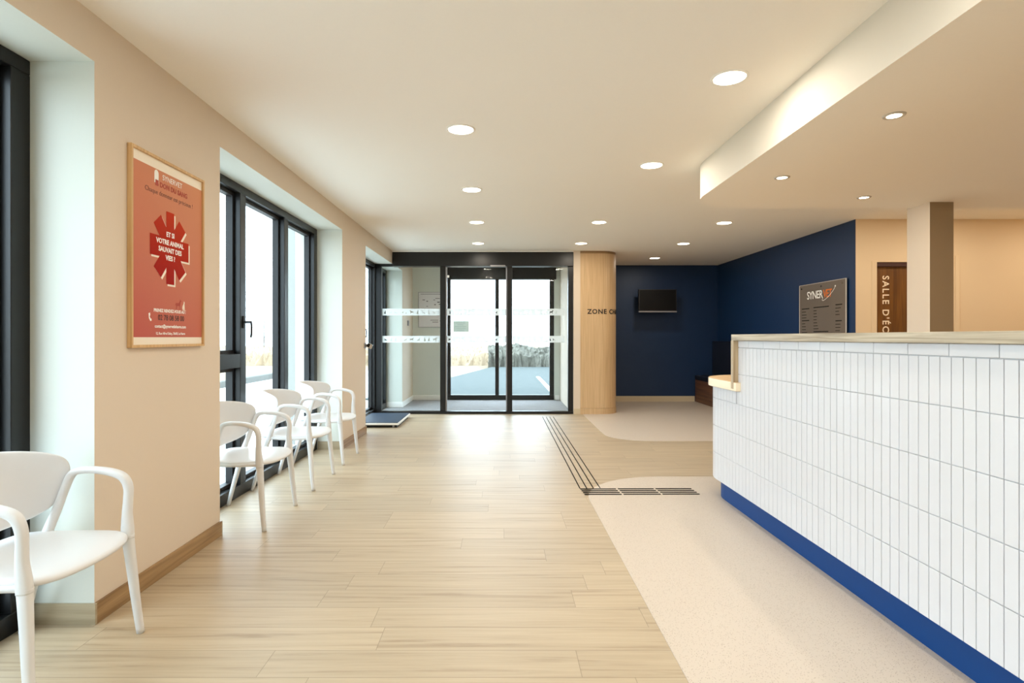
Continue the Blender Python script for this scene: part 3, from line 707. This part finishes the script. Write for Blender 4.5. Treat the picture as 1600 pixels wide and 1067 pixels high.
build('phone_icon', sheet([(-.012,.018),(.0,.022),(.002,.008),(-.003,.004),(.004,-.008),(.011,-.008),(.014,-.018),(.004,-.022),(-.008,-.008)], (xs+.0008, 2.905, 1.376), UY, UZ, .0004), M['white'], po)
build('dog_print', planar([(a*.06, b*.06) for a, b in DOG], [tuple(range(len(DOG)-1, -1, -1))], (xs+.0008, 3.13, 1.425), UY, UZ, .0004), M['redink'], po, label='brown dog silhouette')
build('cat_print', planar([(a*.045, b*.05) for a, b in CAT], [tuple(range(len(CAT)-1, -1, -1))], (xs+.0008, 3.20, 1.425), UY, UZ, .0004), M['posterwhite'], po, label='cream cat silhouette')

# ------------------------------------------------------------------ weighing platform and its display
sc_ = thing('weighing_platform', 'low animal weighing platform with dark blue rubber top by the entrance', 'scale', (-1.75, 8.5, 0))
build('base', MB().box(-2.03, -1.47, 8.04, 9.0, .0, .040), M['gasket'], sc_, bevel=.003)
build('tray', MB().box(-2.06, -1.44, 7.99, 9.03, .040, .068), M['white'], sc_, bevel=.004, label='white metal tray edge')
build('rubber_mat', MB().box(-2.05, -1.455, 8.005, 9.02, .068, .076), M['rubbertop'], sc_, bevel=.002, label='dark blue rubber top')
for x in (-1.99, -1.52):
    for y in (8.06, 8.96): build('foot', MB().cyl((x, y-.03, 0), .014, .04, (0,0,1), 12), M['silver'], sc_)
di = thing('scale_display', 'small silver and black weighing display bracketed on the wall edge', 'display', (XL, 7.56, 1.16))
build('bracket', MB().box(XL, XL+.012, 7.49, 7.57, 1.13, 1.20).box(XL+.012, XL+.04, 7.535, 7.545, 1.145, 1.185), M['silver'], di, bevel=.002)
dm = MB().box(-.02, .045, -.02, .02, -.030, .030); rot = Matrix.Rotation(math.radians(28), 4, 'Y')
dm.v = [tuple(rot @ Vector(v)+Vector((XL+.062, 7.52, 1.165))) for v in dm.v]
build('housing', dm, M['chrome'], di, bevel=.004)
dm = MB().box(-.025, .012, -.024, -.020, -.022, .024); dm.v = [tuple(rot @ Vector(v)+Vector((XL+.062, 7.52, 1.165))) for v in dm.v]
build('screen', dm, M['screen'], di)

# ------------------------------------------------------------------ television
tv = thing('television', 'small black wall television on the navy end wall', 'television', (3.06, 11.0, 1.76))
build('housing', MB().box(2.665, 3.40, 11.02, 11.09, 1.772, 2.205), M['gasket'], tv, bevel=.006)
build('screen', MB().box(2.683, 3.382, 11.014, 11.02, 1.80, 2.190), M['screen'], tv)
build('lower_bezel', MB().box(2.665, 3.40, 11.008, 11.02, 1.758, 1.785), M['silver'], tv, bevel=.002, label='grey lower bezel')
build('wall_bracket', MB().box(2.90, 3.16, 11.27, YB, 1.88, 2.10).box(3.0, 3.06, 11.09, 11.27, 1.95, 2.02), M['gasket'], tv)

# ------------------------------------------------------------------ bench
be = thing('bench', 'brown wooden bench with dark navy seat and back along the navy side wall', 'bench', (4.07, 9.5, 0))
build('base', MB().box(3.85, XR-.004, 7.9, YB-.016, 0.0035, .44), M['walnut'], be, bevel=.003, label='brown wooden base')
build('plinth_line', MB().box(3.846, 3.85, 7.9, YB-.016, .085, .092), M['darkstrip'], be)
build('seat_cushion', MB().box(3.84, XR-.004, 7.89, YB-.016, .44, .525), M['navyfab'], be, bevel=.012)
build('backrest', MB().box(4.19, XR-.004, 8.16, YB-.004, .53, 1.20), M['navyfab'], be, bevel=.012)

# ------------------------------------------------------------------ directory sign
sg = thing('directory_sign', 'smoked acrylic directory sign with white and orange logo on the navy wall', 'sign', (XR, 7.58, .9))
sx = 4.268
build('panel', MB().box(sx, sx+.008, 7.05, 8.13, .90, 2.002), M['acryl'], sg)
build('panel_edge', MB().box(sx-.001, sx+.009, 8.13, 8.142, .90, 2.002).box(sx-.001, sx+.009, 7.038, 7.05, .90, 2.002).box(sx-.001, sx+.009, 7.038, 8.142, 2.002, 2.008), M['acryledge'], sg)
for y in (8.07, 7.58, 7.11):
    build('stud', MB().cyl((sx-.008, y, 1.955), .011, .04, (1,0,0), 14), M['chrome'], sg)
NU = (0,-1,0)
t1 = text_mb('SYNER', .150, (sx-.0015, 7.935, 1.80), NU, UZ, .90, .001, depth=.001, width=.385)
build('logo_white', t1, M['white'], sg, label='white lettering SYNER')
ye = min(v[1] for v in t1.v)
build('logo_orange', text_mb('VET', .150, (sx-.0015, ye-.008, 1.80), NU, UZ, .84, .001, depth=.001, width=.205), M['orangeink'], sg, label='orange lettering VET')
el = [Vector((sx-.004, 7.41-(.165*math.cos(a)*math.cos(.52)-.034*math.sin(a)*math.sin(.52)), 1.848+.165*math.cos(a)*math.sin(.52)+.034*math.sin(a)*math.cos(.52))) for a in [math.pi*(.80+i*1.25/40) for i in range(41)]]
sw = MB().tube(el, [(.0008, .0028)]*41, 6, side=Vector((1,0,0)))
sw.cyl((sx-.004, 7.262, 1.930), .011, .003, (1,0,0), 5)
build('logo_swoosh', sw, M['white'], sg, label='white orbit line with small star')
rr = random.Random(11)
def line(y, z, L, h):
    tx = MB()
    while L > .008:
        k = min(rr.uniform(.018, .05), L); tx.box(sx-.002, sx, y, y-k, z, z+h); y -= k+.003; L -= k+.003
    build('text_line', tx, M['blackink'], sg)
for y0_, z0_, n_, L0, heads in ((8.07, 1.665, 17, .12, (0, 4)), (7.77, 1.672, 17, .11, (0, 8)), (7.26, 1.682, 17, .10, (0, 5))):
    for k in range(n_):
        if k in heads: line(y0_, z0_-k*.041, (.19 if y0_ > 8 else .36 if y0_ > 7.5 else .14), .013)
        elif k == 4 and y0_ < 7.5: continue
        else: line(y0_, z0_-k*.041, rr.uniform(.6, 1.1)*L0, .008)

# ------------------------------------------------------------------ tactile guide strips
G3 = 'black tactile guide strips on the floor'
ORD = ['first', 'second', 'third', 'fourth', 'fifth', 'sixth', 'seventh', 'eighth', 'ninth', 'tenth', 'eleventh', 'twelfth', 'thirteenth', 'fourteenth']
def strip(x0, x1, y0, y1, z): return MB().box(x0, x1, y0, y1, z, z+.0035)
base = build('tactile_strip', strip(-.0045, .0045, -.151, .151, 0), M['tactile'], origin=(0, 0, 0), bevel=.0012)
tag(base, 'x', 'floor strip', G3); first = True
for c_, x in enumerate((.663, .720, .777, .834)):
    for k in range(14):
        o = base if first else base.copy()
        if not first: C.objects.link(o)
        first = False
        o.location = (x, 4.94+k*.309, .0005)
        o['label'] = 'thin dark guide strip, %s line from left, %s piece from the cross strips' % (ORD[c_], ORD[k])
cb = build('tactile_strip', strip(-.150, .150, -.010, .010, 0), M['tactile'], origin=(0, 0, 0), bevel=.0012)
tag(cb, 'x', 'floor strip', G3); first = True
for r_ in range(4):
    for k in range(3):
        o = cb if first else cb.copy()
        if not first: C.objects.link(o)
        first = False
        o.location = (.811+k*.316+.004*r_, 4.757-r_*.0545+.004*k, .0032)
        o['label'] = 'thicker black cross strip, %s row from the entrance, %s piece from left' % (ORD[r_], ORD[k])

# ------------------------------------------------------------------ outdoors
struct('ground', MB().box(-60, 60, -40, 90, -.45, -.13), M['grass'], 'pale dry grass land outside', 'ground', origin=(0, 0, -.13))
struct('ground_paving', MB().box(-7.3, XO, -20, 23, -.13, -.05).box(XO, 6, 11.8, 12.6, -.13, -.05), M['paving'], 'pale paving beside the windows', 'paving', origin=(-4, 0, -.05))
struct('parking_ground', MB().prism([(-2.96, 12.0), (40, 12.0), (40, 25.2), (-.42, 25.2), (-1.65, 18.6)], -.13, -.03), M['asphalt'], 'grey asphalt parking area outside the entrance', 'asphalt', origin=(0, 12, -.03))
tag(build('parking_line', MB().box(1.16, 1.28, 13.6, 18.9, -.03, -.024), M['roadpaint']), 'white painted parking bay line on the asphalt', 'road marking')
tag(build('kerb_stones', MB().box(-7.55, -7.30, -20, 23, -.13, .12), M['kerb'], bevel=.01), 'low grey concrete kerb beyond the paving outside the window', 'kerb')
rr = random.Random(5)
def scrub(name, x0, x1, y0, y1, h, lab, step=.10, m='hedge'):
    mb = MB(); nx = int((x1-x0)/step); ny = 12; vs = []
    for j in range(ny+1):
        for i in range(nx+1):
            t = j/ny; prof = math.sin(math.pi*min(1, t*.9+.06))**.6 if j else 0
            vs.append((x0+i*step+rr.uniform(-.04, .04), y0+(y1-y0)*t+rr.uniform(-.16, .16), -.12+h*prof*(.93+.07*math.sin(i*step*1.7)+.05*math.sin(i*step*4.1+2))+rr.uniform(-.07, .07)*(j > 0)))
    fs = [(j*(nx+1)+i, j*(nx+1)+i+1, (j+1)*(nx+1)+i+1, (j+1)*(nx+1)+i) for j in range(ny) for i in range(nx)]
    mb.add(vs, fs)
    for _ in range(int((x1-x0)*130)):
        x = rr.uniform(x0, x1); t = rr.uniform(0, .5); y = y0+(y1-y0)*t-.1; z = -.1+h*math.sin(math.pi*min(1, t*.9+.06))**.6*rr.uniform(.1, 1.0); l = rr.uniform(.10, .28); dx = rr.uniform(-.14, .14)
        mb.add([(x-.012, y, z), (x+.012, y, z), (x+dx, y-.08, z+l)], [(0, 1, 2)])
    return tag(build(name, mb, M[m]), lab, 'scrub', kind='stuff')
scrub('dry_scrub', -.6, 16, 25.3, 28, 1.05, 'grey-green dry scrub bank behind the parking area')
scrub('dry_grass_bank', -16, 2.0, 28.4, 34, .95, 'straw coloured dry grass bank left of the scrub', m='grass', step=.2)
# exterior fin of the building beside window 2 and outer lintel
struct('wall_outer_fin', MB().box(-2.64, XO, 7.02, 7.22, -.1, 3.2), M['render'], 'pale rendered exterior wall return seen through the third pane', 'wall')
def bare_tree(x, y, h, lab):
    t = thing('bare_tree', lab, 'tree', (x, y, -.1))
    build('trunk', MB().tube([(x, y, -.1), (x+.03, y, h*.5), (x, y, h)], [(.06,.06), (.04,.04), (.015,.015)], 8, side=Vector((0,1,0))), M['kerb'], t)
    b = MB()
    for _ in range(26):
        z = rr.uniform(h*.35, h*.95); a = rr.uniform(0, 6.28); l = rr.uniform(.3, .8)
        b.tube([(x, y, z), (x+math.cos(a)*l*.6, y+math.sin(a)*l*.6, z+l*.35), (x+math.cos(a)*l, y+math.sin(a)*l, z+l*.75)], [(.014,.014), (.009,.009), (.004,.004)], 5, side=Vector((.3,.2,1)))
    build('branches', b, M['kerb'], t)
bare_tree(-9.6, 20.5, 2.9, 'thin bare young tree outside the left pane, nearer the poster')
bare_tree(-14.6, 35, 3.2, 'thin bare young tree far outside the middle pane')
